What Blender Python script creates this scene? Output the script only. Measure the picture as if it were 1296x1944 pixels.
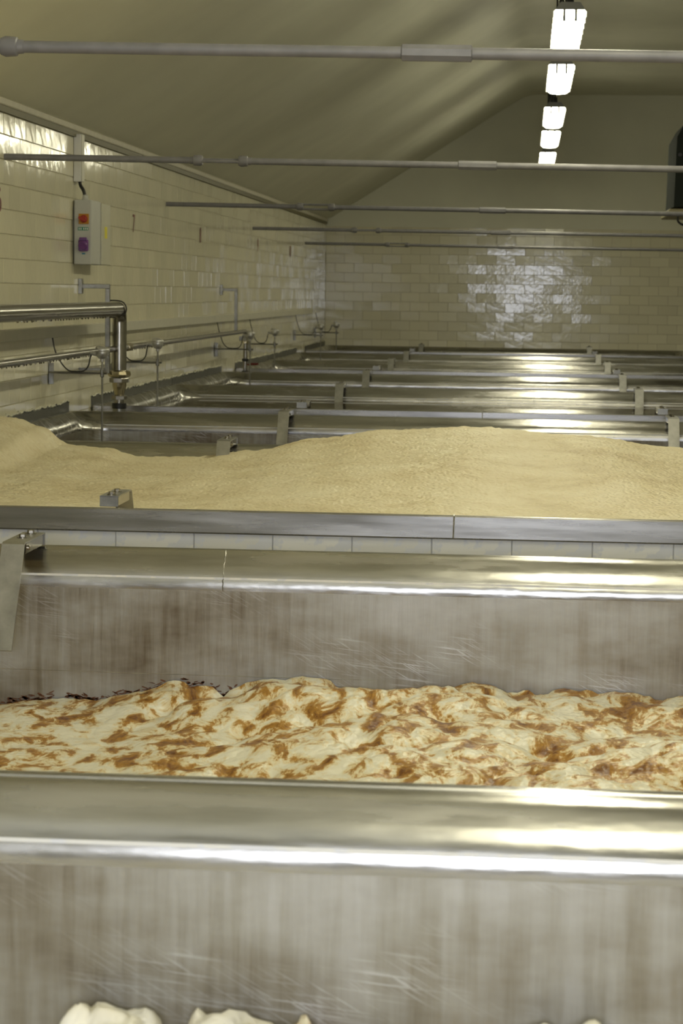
import bpy, math, random
import numpy as np
from mathutils import Vector, Matrix, noise

random.seed(7)
for o in list(bpy.data.objects):
    bpy.data.objects.remove(o, do_unlink=True)
SC = bpy.context.scene
COL = SC.collection

# ------------------------------------------------------------------ camera
CAMZ, RIM = 1.68, 0.75
FPX = 4200.0
yc = Vector((350.0, 415.0, -FPX)).normalized()          # room length axis seen in camera space
zc = Vector((1, -0.014, 0)).cross(yc).normalized()
if zc.y < 0:
    zc = -zc
xc = yc.cross(zc)
cam_d = bpy.data.cameras.new('camera')
cam = bpy.data.objects.new('camera', cam_d)
COL.objects.link(cam)
cam.matrix_world = Matrix.Translation((0, 0, CAMZ)) @ Matrix((xc, yc, zc)).to_4x4()
cam_d.sensor_fit = 'VERTICAL'
cam_d.sensor_height = 22.2
cam_d.lens = 22.2 * FPX / 1944.0
cam_d.clip_start, cam_d.clip_end = 0.05, 200
cam_d.dof.use_dof = True
cam_d.dof.focus_distance = 9.6
cam_d.dof.aperture_fstop = 5.0
SC.camera = cam

# ------------------------------------------------------------------ world, lights, exposure
wd = bpy.data.worlds.new('world')
SC.world = wd
wd.use_nodes = True
wd.node_tree.nodes['Background'].inputs[0].default_value = (0.6, 0.66, 0.8, 1)
wd.node_tree.nodes['Background'].inputs[1].default_value = 0.05
SC.view_settings.view_transform = 'Standard'
SC.view_settings.look = 'None'
SC.view_settings.gamma = 1
SC.view_settings.use_curve_mapping = False
SC.view_settings.exposure = 0.0
LAMP_COL, LAMP_POW = (1.0, 0.95, 0.69), 23.0
ADDED_WIN = (-0.75, 0.65, 1.45, 2.15)                            # added window behind the viewer, replacing camera flash: x0, x1, z0, z1
YB = -1.2                                                # wall behind the viewer
wl = bpy.data.lights.new('flash_fill_light', 'AREA')  # added area light, stands in for the camera flash
wl.shape = 'RECTANGLE'
wl.size, wl.size_y = ADDED_WIN[1] - ADDED_WIN[0] - 0.1, ADDED_WIN[3] - ADDED_WIN[2] - 0.1
wl.energy = 165
wl.color = (0.84, 0.88, 1.0)
wlo = bpy.data.objects.new('flash_fill_light', wl)
COL.objects.link(wlo)
wlo.location = ((ADDED_WIN[0] + ADDED_WIN[1]) / 2, YB + 0.07, (ADDED_WIN[2] + ADDED_WIN[3]) / 2)
wlo.rotation_euler = (math.radians(90), 0, 0)            # -Z axis to +Y

# ------------------------------------------------------------------ room measures
WX, RX = -3.43, 6.9                                      # left and right wall faces
YE = 38.0                                                # back wall face
TILE_TOP = 2.838
CEIL = 5.02
LAMPX, LAMPZ = 0.274, 3.65

# ------------------------------------------------------------------ materials
def mat(name):
    m = bpy.data.materials.new(name)
    m.use_nodes = True
    return m, m.node_tree.nodes, m.node_tree.links, m.node_tree.nodes['Principled BSDF']

def nd(ns, t, **kw):
    n = ns.new(t)
    for k, v in kw.items():
        if k.startswith('i_'):
            n.inputs[k[2:].replace('_', ' ')].default_value = v
        else:
            setattr(n, k, v)
    return n

def ramp(ns, stops):
    r = ns.new('ShaderNodeValToRGB')
    el = r.color_ramp.elements
    while len(el) < len(stops):
        el.new(0.5)
    for e, (p, c) in zip(el, stops):
        e.position = p
        e.color = (*c, 1) if len(c) == 3 else c
    return r

def coords(ns, ls, scale=(1, 1, 1), rot=None):
    tc = ns.new('ShaderNodeTexCoord')
    src = tc.outputs['Object']
    if rot:
        m0 = ns.new('ShaderNodeMapping')
        m0.inputs['Rotation'].default_value = rot
        ls.new(src, m0.inputs[0])
        src = m0.outputs[0]
    mp = ns.new('ShaderNodeMapping')
    mp.inputs['Scale'].default_value = scale
    ls.new(src, mp.inputs[0])
    return mp.outputs[0]

def simple(name, col, rough=0.5, metal=0.0, var=0.06, scale=8.0, bump=0.0, spec=0.5):
    m, ns, ls, b = mat(name)
    n = nd(ns, 'ShaderNodeTexNoise', i_Scale=scale, i_Detail=4.0)
    ls.new(coords(ns, ls), n.inputs['Vector'])
    r = ramp(ns, [(0.3, [c * (1 - var) for c in col]), (0.7, [min(1, c * (1 + var)) for c in col])])
    ls.new(n.outputs['Fac'], r.inputs[0])
    ls.new(r.outputs[0], b.inputs['Base Color'])
    b.inputs['Roughness'].default_value = rough
    b.inputs['Metallic'].default_value = metal
    b.inputs['Specular IOR Level'].default_value = spec
    if bump:
        bp = nd(ns, 'ShaderNodeBump', i_Strength=bump, i_Distance=0.01)
        ls.new(n.outputs['Fac'], bp.inputs['Height'])
        ls.new(bp.outputs[0], b.inputs['Normal'])
    return m

def tile_mat(name, col, rough=0.12, blotch=None):
    m, ns, ls, b = mat(name)
    oi = ns.new('ShaderNodeObjectInfo')
    r = ramp(ns, [(0, [c * 0.93 for c in col]), (1, [min(1, c * 1.04) for c in col])])
    ls.new(oi.outputs['Random'], r.inputs[0])
    n = nd(ns, 'ShaderNodeTexNoise', i_Scale=3.0, i_Detail=3.0)
    ls.new(coords(ns, ls), n.inputs['Vector'])
    if blotch:
        n.inputs['Scale'].default_value = 14.0
        br = ramp(ns, [(0.50, (0, 0, 0)), (0.56, (1, 1, 1))])
        ls.new(n.outputs['Fac'], br.inputs[0])
        mx = nd(ns, 'ShaderNodeMix', data_type='RGBA')
        ls.new(br.outputs[0], mx.inputs['Factor'])
        ls.new(r.outputs[0], mx.inputs['A'])
        mx.inputs['B'].default_value = (*blotch, 1)
        ls.new(mx.outputs['Result'], b.inputs['Base Color'])
    else:
        ls.new(r.outputs[0], b.inputs['Base Color'])
    b.inputs['Roughness'].default_value = rough
    n2 = nd(ns, 'ShaderNodeTexNoise', i_Scale=9.0, i_Detail=2.0)
    ls.new(coords(ns, ls), n2.inputs['Vector'])
    bp = nd(ns, 'ShaderNodeBump', i_Strength=0.16, i_Distance=0.01)
    ls.new(n2.outputs['Fac'], bp.inputs['Height'])
    ls.new(bp.outputs[0], b.inputs['Normal'])
    return m

def steel_mat(name, col=(0.50, 0.485, 0.455), r0=0.17, r1=0.34, stretch=(0.6, 5, 5), bump=0.05, dents=0.0):
    m, ns, ls, b = mat(name)
    b.inputs['Metallic'].default_value = 1.0
    n = nd(ns, 'ShaderNodeTexNoise', i_Scale=3.0, i_Detail=6.0, i_Roughness=0.6)
    ls.new(coords(ns, ls, stretch), n.inputs['Vector'])
    rr = nd(ns, 'ShaderNodeMapRange')
    rr.inputs[1].default_value, rr.inputs[2].default_value = 0.3, 0.7
    rr.inputs[3].default_value, rr.inputs[4].default_value = r0, r1
    ls.new(n.outputs['Fac'], rr.inputs[0])
    ls.new(rr.outputs[0], b.inputs['Roughness'])
    r = ramp(ns, [(0.32, [c * 0.74 for c in col]), (0.68, [min(1, c * 1.12) for c in col])])
    ls.new(n.outputs['Fac'], r.inputs[0])
    ls.new(r.outputs[0], b.inputs['Base Color'])
    g = nd(ns, 'ShaderNodeTexNoise', i_Scale=4.0, i_Detail=3.0)
    ls.new(coords(ns, ls, (1.0, 1.5, 3.0)), g.inputs['Vector'])
    bp = nd(ns, 'ShaderNodeBump', i_Strength=bump, i_Distance=0.02)
    ls.new(g.outputs['Fac'], bp.inputs['Height'])
    ls.new(bp.outputs[0], b.inputs['Normal'])
    return m

def tankwall_mat():
    """worn steel tank wall: grey film with brownish runs, polished scratches"""
    m, ns, ls, b = mat('tank_wall_worn_steel')
    v = nd(ns, 'ShaderNodeTexNoise', i_Scale=1.0, i_Detail=7.0, i_Roughness=0.65)        # vertical runs
    ls.new(coords(ns, ls, (26, 26, 1.6)), v.inputs['Vector'])
    c = nd(ns, 'ShaderNodeTexNoise', i_Scale=1.3, i_Detail=5.0, i_Roughness=0.6)         # broad patches
    ls.new(coords(ns, ls, (1, 1, 2.2)), c.inputs['Vector'])
    s = nd(ns, 'ShaderNodeTexNoise', i_Scale=1.0, i_Detail=2.0, i_Roughness=0.5)         # slanting scratches
    ls.new(coords(ns, ls, (8, 8, 190), (0, math.radians(-30), 0)), s.inputs['Vector'])
    s2 = nd(ns, 'ShaderNodeTexNoise', i_Scale=1.0, i_Detail=2.0, i_Roughness=0.5)
    ls.new(coords(ns, ls, (5, 5, 180), (0, math.radians(-6), 0)), s2.inputs['Vector'])
    sp = nd(ns, 'ShaderNodeTexNoise', i_Scale=2.2, i_Detail=2.0)
    ls.new(coords(ns, ls, (1, 1, 1.6)), sp.inputs['Vector'])
    rc = ramp(ns, [(0.37, (0.15, 0.12, 0.08)), (0.46, (0.255, 0.23, 0.18)), (0.55, (0.345, 0.33, 0.285)), (0.68, (0.46, 0.45, 0.42))])
    ad = nd(ns, 'ShaderNodeMath', operation='MULTIPLY_ADD')
    ad.inputs[1].default_value = 0.27
    ls.new(v.outputs['Fac'], ad.inputs[0])
    mu = nd(ns, 'ShaderNodeMath', operation='MULTIPLY')
    mu.inputs[1].default_value = 0.73
    ls.new(c.outputs['Fac'], mu.inputs[0])
    ls.new(mu.outputs[0], ad.inputs[2])
    ls.new(ad.outputs[0], rc.inputs[0])
    th = ramp(ns, [(0.56, (0, 0, 0)), (0.70, (1, 1, 1))])
    ls.new(s.outputs['Fac'], th.inputs[0])
    th2 = ramp(ns, [(0.56, (0, 0, 0)), (0.70, (1, 1, 1))])
    ls.new(s2.outputs['Fac'], th2.inputs[0])
    tp = ramp(ns, [(0.53, (0, 0, 0)), (0.74, (1, 1, 1))])
    ls.new(sp.outputs['Fac'], tp.inputs[0])
    ma = nd(ns, 'ShaderNodeMath', operation='MAXIMUM')
    ls.new(th.outputs[0], ma.inputs[0]); ls.new(th2.outputs[0], ma.inputs[1])
    mb = nd(ns, 'ShaderNodeMath', operation='MULTIPLY')
    ls.new(ma.outputs[0], mb.inputs[0]); ls.new(tp.outputs[0], mb.inputs[1])
    mx = nd(ns, 'ShaderNodeMix', data_type='RGBA')
    ls.new(mb.outputs[0], mx.inputs['Factor'])
    ls.new(rc.outputs[0], mx.inputs['A'])
    mx.inputs['B'].default_value = (0.64, 0.64, 0.64, 1)
    ls.new(mx.outputs['Result'], b.inputs['Base Color'])
    b.inputs['Metallic'].default_value = 0.75
    rr = nd(ns, 'ShaderNodeMapRange')
    rr.inputs[1].default_value, rr.inputs[2].default_value = 0.3, 0.7
    rr.inputs[3].default_value, rr.inputs[4].default_value = 0.36, 0.52
    ls.new(v.outputs['Fac'], rr.inputs[0])
    ls.new(rr.outputs[0], b.inputs['Roughness'])
    bp = nd(ns, 'ShaderNodeBump', i_Strength=0.12, i_Distance=0.01)
    ls.new(v.outputs['Fac'], bp.inputs['Height'])
    ls.new(bp.outputs[0], b.inputs['Normal'])
    return m

def foam_mat(name, stops, scale, stretch, bub, rough=0.55, bump=0.5, sss=0.0):
    m, ns, ls, b = mat(name)
    n = nd(ns, 'ShaderNodeTexNoise', i_Scale=scale, i_Detail=6.0, i_Roughness=0.66, i_Distortion=0.5)
    ls.new(coords(ns, ls, stretch), n.inputs['Vector'])
    r = ramp(ns, stops)
    ls.new(n.outputs['Fac'], r.inputs[0])
    ls.new(r.outputs[0], b.inputs['Base Color'])
    b.inputs['Roughness'].default_value = rough
    v = nd(ns, 'ShaderNodeTexVoronoi', i_Scale=bub, feature='SMOOTH_F1')
    ls.new(coords(ns, ls), v.inputs['Vector'])
    n2 = nd(ns, 'ShaderNodeTexNoise', i_Scale=bub * 0.4, i_Detail=4.0)
    ls.new(coords(ns, ls), n2.inputs['Vector'])
    su = nd(ns, 'ShaderNodeMath', operation='SUBTRACT')
    ls.new(n2.outputs['Fac'], su.inputs[0]); ls.new(v.outputs['Distance'], su.inputs[1])
    bp = nd(ns, 'ShaderNodeBump', i_Strength=bump, i_Distance=0.012)
    ls.new(su.outputs[0], bp.inputs['Height'])
    ls.new(bp.outputs[0], b.inputs['Normal'])
    return m

M = {}
M['plaster'] = simple('cream_painted_plaster', (0.74, 0.73, 0.60), 0.55, var=0.05, scale=1.2)
M['grout'] = simple('cream_grout', (0.50, 0.46, 0.33), 0.7)
M['tile'] = tile_mat('cream_glazed_tile', (0.74, 0.70, 0.52))
M['white_tile'] = tile_mat('white_plinth_tile', (0.82, 0.81, 0.77), 0.25, (0.72, 0.73, 0.76))
M['white_grout'] = simple('white_plinth_grout', (0.55, 0.54, 0.52), 0.7)
M['floor'] = simple('grey_floor', (0.22, 0.21, 0.19), 0.5, var=0.2)
M['trim'] = simple('olive_groove_shade', (0.13, 0.115, 0.05), 0.5)  # dark olive paints the shadow in the gap below the coving
M['coving'] = simple('cream_coving', (0.52, 0.49, 0.38), 0.5)
M['lip'] = steel_mat('brushed_steel_rim', (0.46, 0.45, 0.425), 0.15, 0.33, (0.45, 4, 4), 0.16)
M['bright'] = steel_mat('polished_steel', (0.37, 0.35, 0.31), 0.16, 0.26, (3, 3, 3), 0.02)
M['satin'] = steel_mat('satin_steel', (0.34, 0.335, 0.31), 0.3, 0.42, (4, 4, 4), 0.03)
M['dull'] = steel_mat('dull_flashing_steel', (0.20, 0.20, 0.18), 0.35, 0.55, (1, 6, 6), 0.08)
M['strap'] = steel_mat('strap_steel', (0.44, 0.435, 0.41), 0.36, 0.48, (4, 4, 4), 0.03)
M['face'] = steel_mat('rim_face_steel', (0.46, 0.45, 0.435), 0.22, 0.32, (0.5, 3, 6), 0.01)
M['weld'] = steel_mat('weld_bead', (0.62, 0.61, 0.59), 0.25, 0.4, (20, 20, 20), 0.1)
M['wallsteel'] = tankwall_mat()
M['rod'] = simple('grey_painted_rod', (0.20, 0.195, 0.20), 0.45, var=0.12, scale=14)
M['sealant'] = simple('cream_sealant', (0.60, 0.58, 0.45), 0.6, var=0.35, scale=30, bump=0.6)
M['tar'] = simple('dark_sealant', (0.05, 0.055, 0.045), 0.6, var=0.4, scale=30)
M['black'] = simple('black_rubber', (0.012, 0.012, 0.012), 0.45)
M['cable'] = simple('dark_cable', (0.035, 0.034, 0.03), 0.5)
M['enclosure'] = simple('grey_enclosure', (0.52, 0.52, 0.47), 0.4, var=0.03)
M['enclosure_lid'] = simple('pale_enclosure_lid', (0.60, 0.58, 0.45), 0.3, var=0.03)
M['white_pl'] = simple('white_plastic', (0.74, 0.73, 0.70), 0.4, var=0.03)
M['pale_pl'] = simple('pale_grey_trunking', (0.60, 0.58, 0.47), 0.4, var=0.04)
M['orange'] = simple('orange_plate', (0.50, 0.22, 0.01), 0.45)
M['red'] = simple('red_knob', (0.36, 0.025, 0.008), 0.4)
M['green'] = simple('green_label', (0.0, 0.20, 0.10), 0.5)
M['purple'] = simple('purple_socket', (0.16, 0.05, 0.22), 0.35)
M['blue'] = simple('blue_label', (0.02, 0.2, 0.3), 0.5)
M['yellow'] = simple('yellow_sticker', (0.75, 0.66, 0.02), 0.5)
M['number'] = simple('dark_red_paint', (0.16, 0.02, 0.012), 0.5)
M['alu'] = simple('cast_aluminium', (0.55, 0.545, 0.52), 0.35, metal=0.7)
M['brass'] = simple('tinted_steel', (0.50, 0.44, 0.30), 0.2, metal=1.0)
M['housing'] = simple('lamp_housing', (0.20, 0.20, 0.18), 0.5)
M['cooler'] = simple('dark_green_unit', (0.022, 0.026, 0.022), 0.9, spec=0.1)
M['cooler_pan'] = simple('olive_pan', (0.25, 0.22, 0.12), 0.45)
M['residue'] = simple('dried_brown_residue', (0.13, 0.05, 0.016), 0.6, var=0.3, scale=40)
M['beer'] = simple('dark_beer', (0.05, 0.035, 0.012), 0.02, var=0.02, spec=0.6)
m, ns, ls, b = mat('lit_diffuser')
b.inputs['Base Color'].default_value = (0.9, 0.9, 0.85, 1)
b.inputs['Emission Color'].default_value = (*LAMP_COL, 1)
b.inputs['Emission Strength'].default_value = LAMP_POW
M['diffuser'] = m
m, ns, ls, b = mat('added_window_glass')  # glowing glass of the added window
b.inputs['Base Color'].default_value = (0.75, 0.8, 0.9, 1)
b.inputs['Roughness'].default_value = 0.2
b.inputs['Emission Color'].default_value = (0.74, 0.80, 1.0, 1)
b.inputs['Emission Strength'].default_value = 1.0
M['added_pane'] = m
M['foam_tan'] = foam_mat('tan_yeast_foam', [(0.28, (0.56, 0.46, 0.26)), (0.45, (0.70, 0.61, 0.39)), (0.7, (0.80, 0.73, 0.52))],
                         2.2, (1, 1, 1), 55, bump=0.75)
M['foam_brown'] = foam_mat('brown_mottled_foam', [(0.43, (0.83, 0.79, 0.64)), (0.50, (0.77, 0.64, 0.38)), (0.545, (0.46, 0.24, 0.045)), (0.66, (0.17, 0.062, 0.012))],
                           12.0, (1.0, 0.6, 1.0), 60, rough=0.38, bump=0.35)
M['foam_white'] = foam_mat('white_curd_foam', [(0.35, (0.80, 0.77, 0.67)), (0.62, (0.76, 0.70, 0.52)), (0.72, (0.50, 0.30, 0.10))],
                           3.0, (1, 1, 1), 34, rough=0.4, bump=0.5)

# ------------------------------------------------------------------ mesh helpers
class MB:
    def __init__(s):
        s.v, s.f = [], []

    def add(s, vs, fs):
        k = len(s.v)
        s.v += [Vector(v) for v in vs]
        s.f += [[i + k for i in f] for f in fs]
        return s

    def box(s, x0, x1, y0, y1, z0, z1, mt=None):
        vs = [Vector(p) for p in ((x0, y0, z0), (x1, y0, z0), (x1, y1, z0), (x0, y1, z0), (x0, y0, z1), (x1, y0, z1), (x1, y1, z1), (x0, y1, z1))]
        if mt:
            vs = [mt @ v for v in vs]
        return s.add(vs, [(0, 3, 2, 1), (4, 5, 6, 7), (0, 1, 5, 4), (1, 2, 6, 5), (2, 3, 7, 6), (3, 0, 4, 7)])

    def bbox(s, x0, x1, y0, y1, z0, z1, b=0.004, mt=None):
        """box with bevelled edges"""
        xs, ys, zs = (x0, x1), (y0, y1), (z0, z1)
        vs, idx = [], {}
        for i in (0, 1):
            for j in (0, 1):
                for k in (0, 1):
                    c = (xs[i], ys[j], zs[k])
                    sg = (1 - 2 * i, 1 - 2 * j, 1 - 2 * k)
                    for a in range(3):
                        p = [c[d] + (0 if d == a else sg[d] * b) for d in range(3)]
                        idx[i, j, k, a] = len(vs)
                        vs.append(Vector(p))
        if mt:
            vs = [mt @ v for v in vs]
        I = lambda i, j, k, a: idx[i, j, k, a]
        fs = []
        for t in (0, 1):
            q = lambda a, seq: [I(*x, a) for x in seq]
            fx = [(t, 0, 0), (t, 1, 0), (t, 1, 1), (t, 0, 1)]
            fy = [(0, t, 0), (0, t, 1), (1, t, 1), (1, t, 0)]
            fz = [(0, 0, t), (1, 0, t), (1, 1, t), (0, 1, t)]
            for a, sq in ((0, fx), (1, fy), (2, fz)):
                fs.append(q(a, sq if t else sq[::-1]))
        for i in (0, 1):
            for j in (0, 1):
                fs.append([I(i, j, 0, 0), I(i, j, 1, 0), I(i, j, 1, 1), I(i, j, 0, 1)])
                fs.append([I(i, 0, j, 0), I(i, 1, j, 0), I(i, 1, j, 2), I(i, 0, j, 2)])
                fs.append([I(0, i, j, 1), I(1, i, j, 1), I(1, i, j, 2), I(0, i, j, 2)])
                for k in (0, 1):
                    fs.append([I(i, j, k, 0), I(i, j, k, 1), I(i, j, k, 2)])
        # de-duplicate the corner triangles
        seen, out = set(), []
        for f in fs:
            key = tuple(sorted(f))
            if key not in seen:
                seen.add(key)
                out.append(f)
        return s.add(vs, out)

    def tube(s, pts, r, n=12, cap=True):
        pts = [Vector(p) for p in pts]
        rs = r if isinstance(r, (list, tuple)) else [r] * len(pts)
        k0 = len(s.v)
        up = None
        for i, p in enumerate(pts):
            d = (pts[min(i + 1, len(pts) - 1)] - pts[max(i - 1, 0)])
            if d.length < 1e-9:
                d = Vector((0, 0, 1))
            d.normalize()
            if up is None:
                up = Vector((0, 0, 1)) if abs(d.z) < 0.9 else Vector((1, 0, 0))
            a = d.cross(up)
            if a.length < 1e-6:
                a = d.cross(Vector((0, 1, 0)))
            a.normalize()
            b_ = a.cross(d).normalized()
            up = b_
            for q in range(n):
                t = 2 * math.pi * q / n
                s.v.append(p + (a * math.cos(t) + b_ * math.sin(t)) * rs[i])
        for i in range(len(pts) - 1):
            for q in range(n):
                s.f.append([k0 + i * n + q, k0 + i * n + (q + 1) % n, k0 + (i + 1) * n + (q + 1) % n, k0 + (i + 1) * n + q])
        if cap:
            s.f.append([k0 + q for q in range(n)][::-1])
            s.f.append([k0 + (len(pts) - 1) * n + q for q in range(n)])
        return s

    def lathe(s, c, axis, prof, n=20):
        """prof: list of (distance along axis, radius)"""
        c, axis = Vector(c), Vector(axis).normalized()
        a = axis.orthogonal().normalized()
        b_ = axis.cross(a)
        k0 = len(s.v)
        for h, r in prof:
            for q in range(n):
                t = 2 * math.pi * (q + 0.5) / n
                s.v.append(c + axis * h + (a * math.cos(t) + b_ * math.sin(t)) * max(r, 1e-4))
        for i in range(len(prof) - 1):
            for q in range(n):
                s.f.append([k0 + i * n + q, k0 + i * n + (q + 1) % n, k0 + (i + 1) * n + (q + 1) % n, k0 + (i + 1) * n + q])
        s.f.append([k0 + q for q in range(n)][::-1])
        s.f.append([k0 + (len(prof) - 1) * n + q for q in range(n)])
        return s

    def build(s, name, material, parent=None, origin=(0, 0, 0), smooth=False, angle=35):
        og = Vector(origin)
        me = bpy.data.meshes.new(name)
        me.from_pydata([tuple(v - og) for v in s.v], [], s.f)
        me.validate()
        me.update()
        import bmesh
        bm = bmesh.new(); bm.from_mesh(me)
        bmesh.ops.recalc_face_normals(bm, faces=bm.faces)
        if smooth:
            ca = math.radians(angle)
            for f in bm.faces:
                f.smooth = True
            for e in bm.edges:
                if len(e.link_faces) == 2 and e.calc_face_angle(0) > ca:
                    e.smooth = False
        bm.to_mesh(me); bm.free()
        me.materials.append(M[material] if isinstance(material, str) else material)
        o = bpy.data.objects.new(name, me)
        COL.objects.link(o)
        if parent:
            o.parent = parent
        else:
            o.location = og
        return o

def tag(o, label=None, cat=None, group=None, kind=None):
    for k, v in (('label', label), ('category', cat), ('group', group), ('kind', kind)):
        if v:
            o[k] = v
    return o

def thing(name, loc, label, cat, group=None):
    o = bpy.data.objects.new(name, None)
    COL.objects.link(o)
    o.location = loc
    o.empty_display_size = 0.1
    return tag(o, label, cat, group)

def copy_tree(o, parent=None):
    c = o.copy()
    COL.objects.link(c)
    c.parent = parent
    for ch in list(o.children):
        copy_tree(ch, c)
    return c

def spline(pts, n=8):
    pts = [Vector(p) for p in pts]
    P = [pts[0] * 2 - pts[1]] + pts + [pts[-1] * 2 - pts[-2]]
    out = []
    for i in range(1, len(P) - 2):
        for k in range(n):
            t = k / n
            a, b_, c, d = P[i - 1], P[i], P[i + 1], P[i + 2]
            out.append(0.5 * ((2 * b_) + (c - a) * t + (2 * a - 5 * b_ + 4 * c - d) * t * t + (3 * b_ - a - 3 * c + d) * t ** 3))
    out.append(pts[-1])
    return out

def hexprof(r, h):
    return [(0, r * 0.96), (0.1 * h, r), (0.85 * h, r), (h, r * 0.9)]

# ------------------------------------------------------------------ room shell
def struct(name, mb, material, parent=None, **k):
    o = mb.build(name, material, parent, **k)
    if not parent:
        o['kind'] = 'structure'
    return o

struct('floor', MB().box(WX - 0.3, RX + 0.3, YB - 0.3, YE + 0.3, -0.2, 0), 'floor')
wall_left = struct('wall_left', MB().box(WX - 0.25, WX - 0.006, YB - 0.3, YE + 0.3, 0, TILE_TOP + 0.12), 'grout')
struct('wall_right', MB().box(RX, RX + 0.25, YB - 0.3, YE + 0.3, 0, TILE_TOP + 0.12), 'plaster')
wall_back = struct('wall_back', MB().box(WX - 0.3, RX + 0.3, YE + 0.006, YE + 0.25, 0, CEIL + 0.2), 'grout')
pb = MB().box(WX, RX, YE - 0.012, YE + 0.02, 2.775, CEIL + 0.1)
pb.build('plaster_panel', 'plaster', wall_back)
x0, x1, z0, z1 = ADDED_WIN
fw = MB().box(WX - 0.3, x0, YB - 0.2, YB, 0, CEIL + 0.2).box(x1, RX + 0.3, YB - 0.2, YB, 0, CEIL + 0.2)
fw.box(x0, x1, YB - 0.2, YB, 0, z0).box(x0, x1, YB - 0.2, YB, z1, CEIL + 0.2)
struct('wall_front', fw, 'plaster')
w1 = struct('added_window_1', MB().box(x0, x1, YB - 0.09, YB - 0.07, z0, z1), 'added_pane')  # added window, unseen, made up to carry the flash-like light
wf = MB()
for a in (x0, (x0 * 2 + x1) / 3 - 0.025, (x0 + 2 * x1) / 3 - 0.025, x1 - 0.05):
    wf.box(a, a + 0.05, YB - 0.07, YB - 0.02, z0, z1)
for a in (z0, z1 - 0.05):
    wf.box(x0, x1, YB - 0.069, YB - 0.021, a, a + 0.05)
wf.build('added_window_frame', 'white_pl', w1)  # frame belongs to the added window
# vaulted ceiling: left slope, flat middle, right slope
prof = [(WX - 0.02, TILE_TOP + 0.055), (WX + 0.09, TILE_TOP + 0.085), (-0.12, CEIL - 0.045), (0.03, CEIL - 0.006), (0.14, CEIL), (3.4, CEIL), (RX, TILE_TOP + 0.07)]
cb = MB()
n = len(prof)
vs = []
for y in (YB - 0.3, YE + 0.3):
    vs += [(x, y, z) for x, z in prof] + [(x, y, z + 0.3) for x, z in prof]
fs = []
for i in range(n - 1):
    fs.append((i, i + 1, 2 * n + i + 1, 2 * n + i))
    fs.append((n + i, 3 * n + i, 3 * n + i + 1, n + i + 1))
cb.add(vs, fs + [(0, 2 * n, 3 * n, n), (n - 1, 2 * n - 1, 4 * n - 1, 3 * n - 1)])
struct('ceiling', cb, 'plaster', smooth=True, angle=20)
struct('groove_shade_strip', MB().box(WX, WX + 0.022, YB, YE - 0.02, TILE_TOP - 0.03, TILE_TOP + 0.012), 'trim')  # dark strip in place of the shaded groove under the coving
cv = MB()
cv.add([(WX - 0.01, y, z) if i == 0 else (WX + dx, y, z) for y in (YB, YE - 0.015) for i, (dx, z) in enumerate(
    ((0, TILE_TOP + 0.013), (0.025, TILE_TOP + 0.013), (0.03, TILE_TOP + 0.02), (0.034, TILE_TOP + 0.055), (0.0, TILE_TOP + 0.075)))],
    [(0, 1, 6, 5), (1, 2, 7, 6), (2, 3, 8, 7), (3, 4, 9, 8), (4, 0, 5, 9), (0, 4, 3, 2, 1), (5, 6, 7, 8, 9)])
struct('trim_2', cv, 'coving')

# ------------------------------------------------------------------ glazed tiles
TW, TH, GAP = 0.324, 0.162, 0.005
def tile_mesh(name, w, h, t, material, axis):
    mb = MB()
    if axis == 'x':
        mb.bbox(-t, 0, -w / 2, w / 2, -h / 2, h / 2, 0.002)
    else:
        mb.bbox(-w / 2, w / 2, 0, t, -h / 2, h / 2, 0.002)
    o = mb.build(name, material)
    me = o.data
    bpy.data.objects.remove(o)
    return me

def lay_tile(me, parent, loc, tilt=0.5):
    o = bpy.data.objects.new('tile', me)
    COL.objects.link(o)
    o.parent = parent
    o.location = loc
    a = math.radians(tilt)
    o.rotation_euler = (random.uniform(-a, a), random.uniform(-a, a) * 0.4, random.uniform(-a, a))
    return o

tx = tile_mesh('tile', TW - GAP, TH - GAP, 0.008, 'tile', 'x')
tb = tile_mesh('tile', TW - GAP, TH - GAP, 0.008, 'tile', 'y')
Z0 = 1.698
rest = MB()
HW, HH = (TW - GAP) / 2, (TH - GAP) / 2
for k in range(-11, 7):
    zc_ = Z0 + (k + 0.5) * TH
    y = TW / 2 if k % 2 else 0.0
    while y < YE + HW:
        if 14.1 < y < 20.4 and k >= -6:
            lay_tile(tx, wall_left, (WX, y, zc_))
        elif y > 12.0:
            a, b2 = random.uniform(-0.003, 0.003), random.uniform(-0.002, 0.002)
            ya, yb = y - HW, min(y + HW, YE - 0.002)
            if yb - ya > 0.01:
                v = [(WX + a, ya, zc_ - HH), (WX - a, yb, zc_ - HH), (WX - a + b2, yb, zc_ + HH), (WX + a + b2, ya, zc_ + HH)]
                rest.add(v + [(WX - 0.008, p[1], p[2]) for p in v], [(0, 1, 2, 3), (0, 4, 5, 1), (1, 5, 6, 2), (2, 6, 7, 3), (3, 7, 4, 0)])
        y += TW
rest.build('tile_field', 'tile', wall_left)['kind'] = 'stuff'
rest = MB()
cnt = 0
for k in range(-11, 7):
    zc_ = Z0 + (k + 0.5) * TH - 0.03
    x = WX + (TW / 2 if k % 2 else 0)
    while x < RX + HW:
        if x < 3.0 and k >= -6 and cnt < 300 and x - HW > WX - 0.01:
            lay_tile(tb, wall_back, (x, YE, zc_), 0.55)
            cnt += 1
        else:
            rest.box(max(x - HW, WX), min(x + HW, RX), YE, YE + 0.008, zc_ - HH, zc_ + HH)
        x += TW
rest.build('tile_field', 'tile', wall_back)['kind'] = 'stuff'

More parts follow.
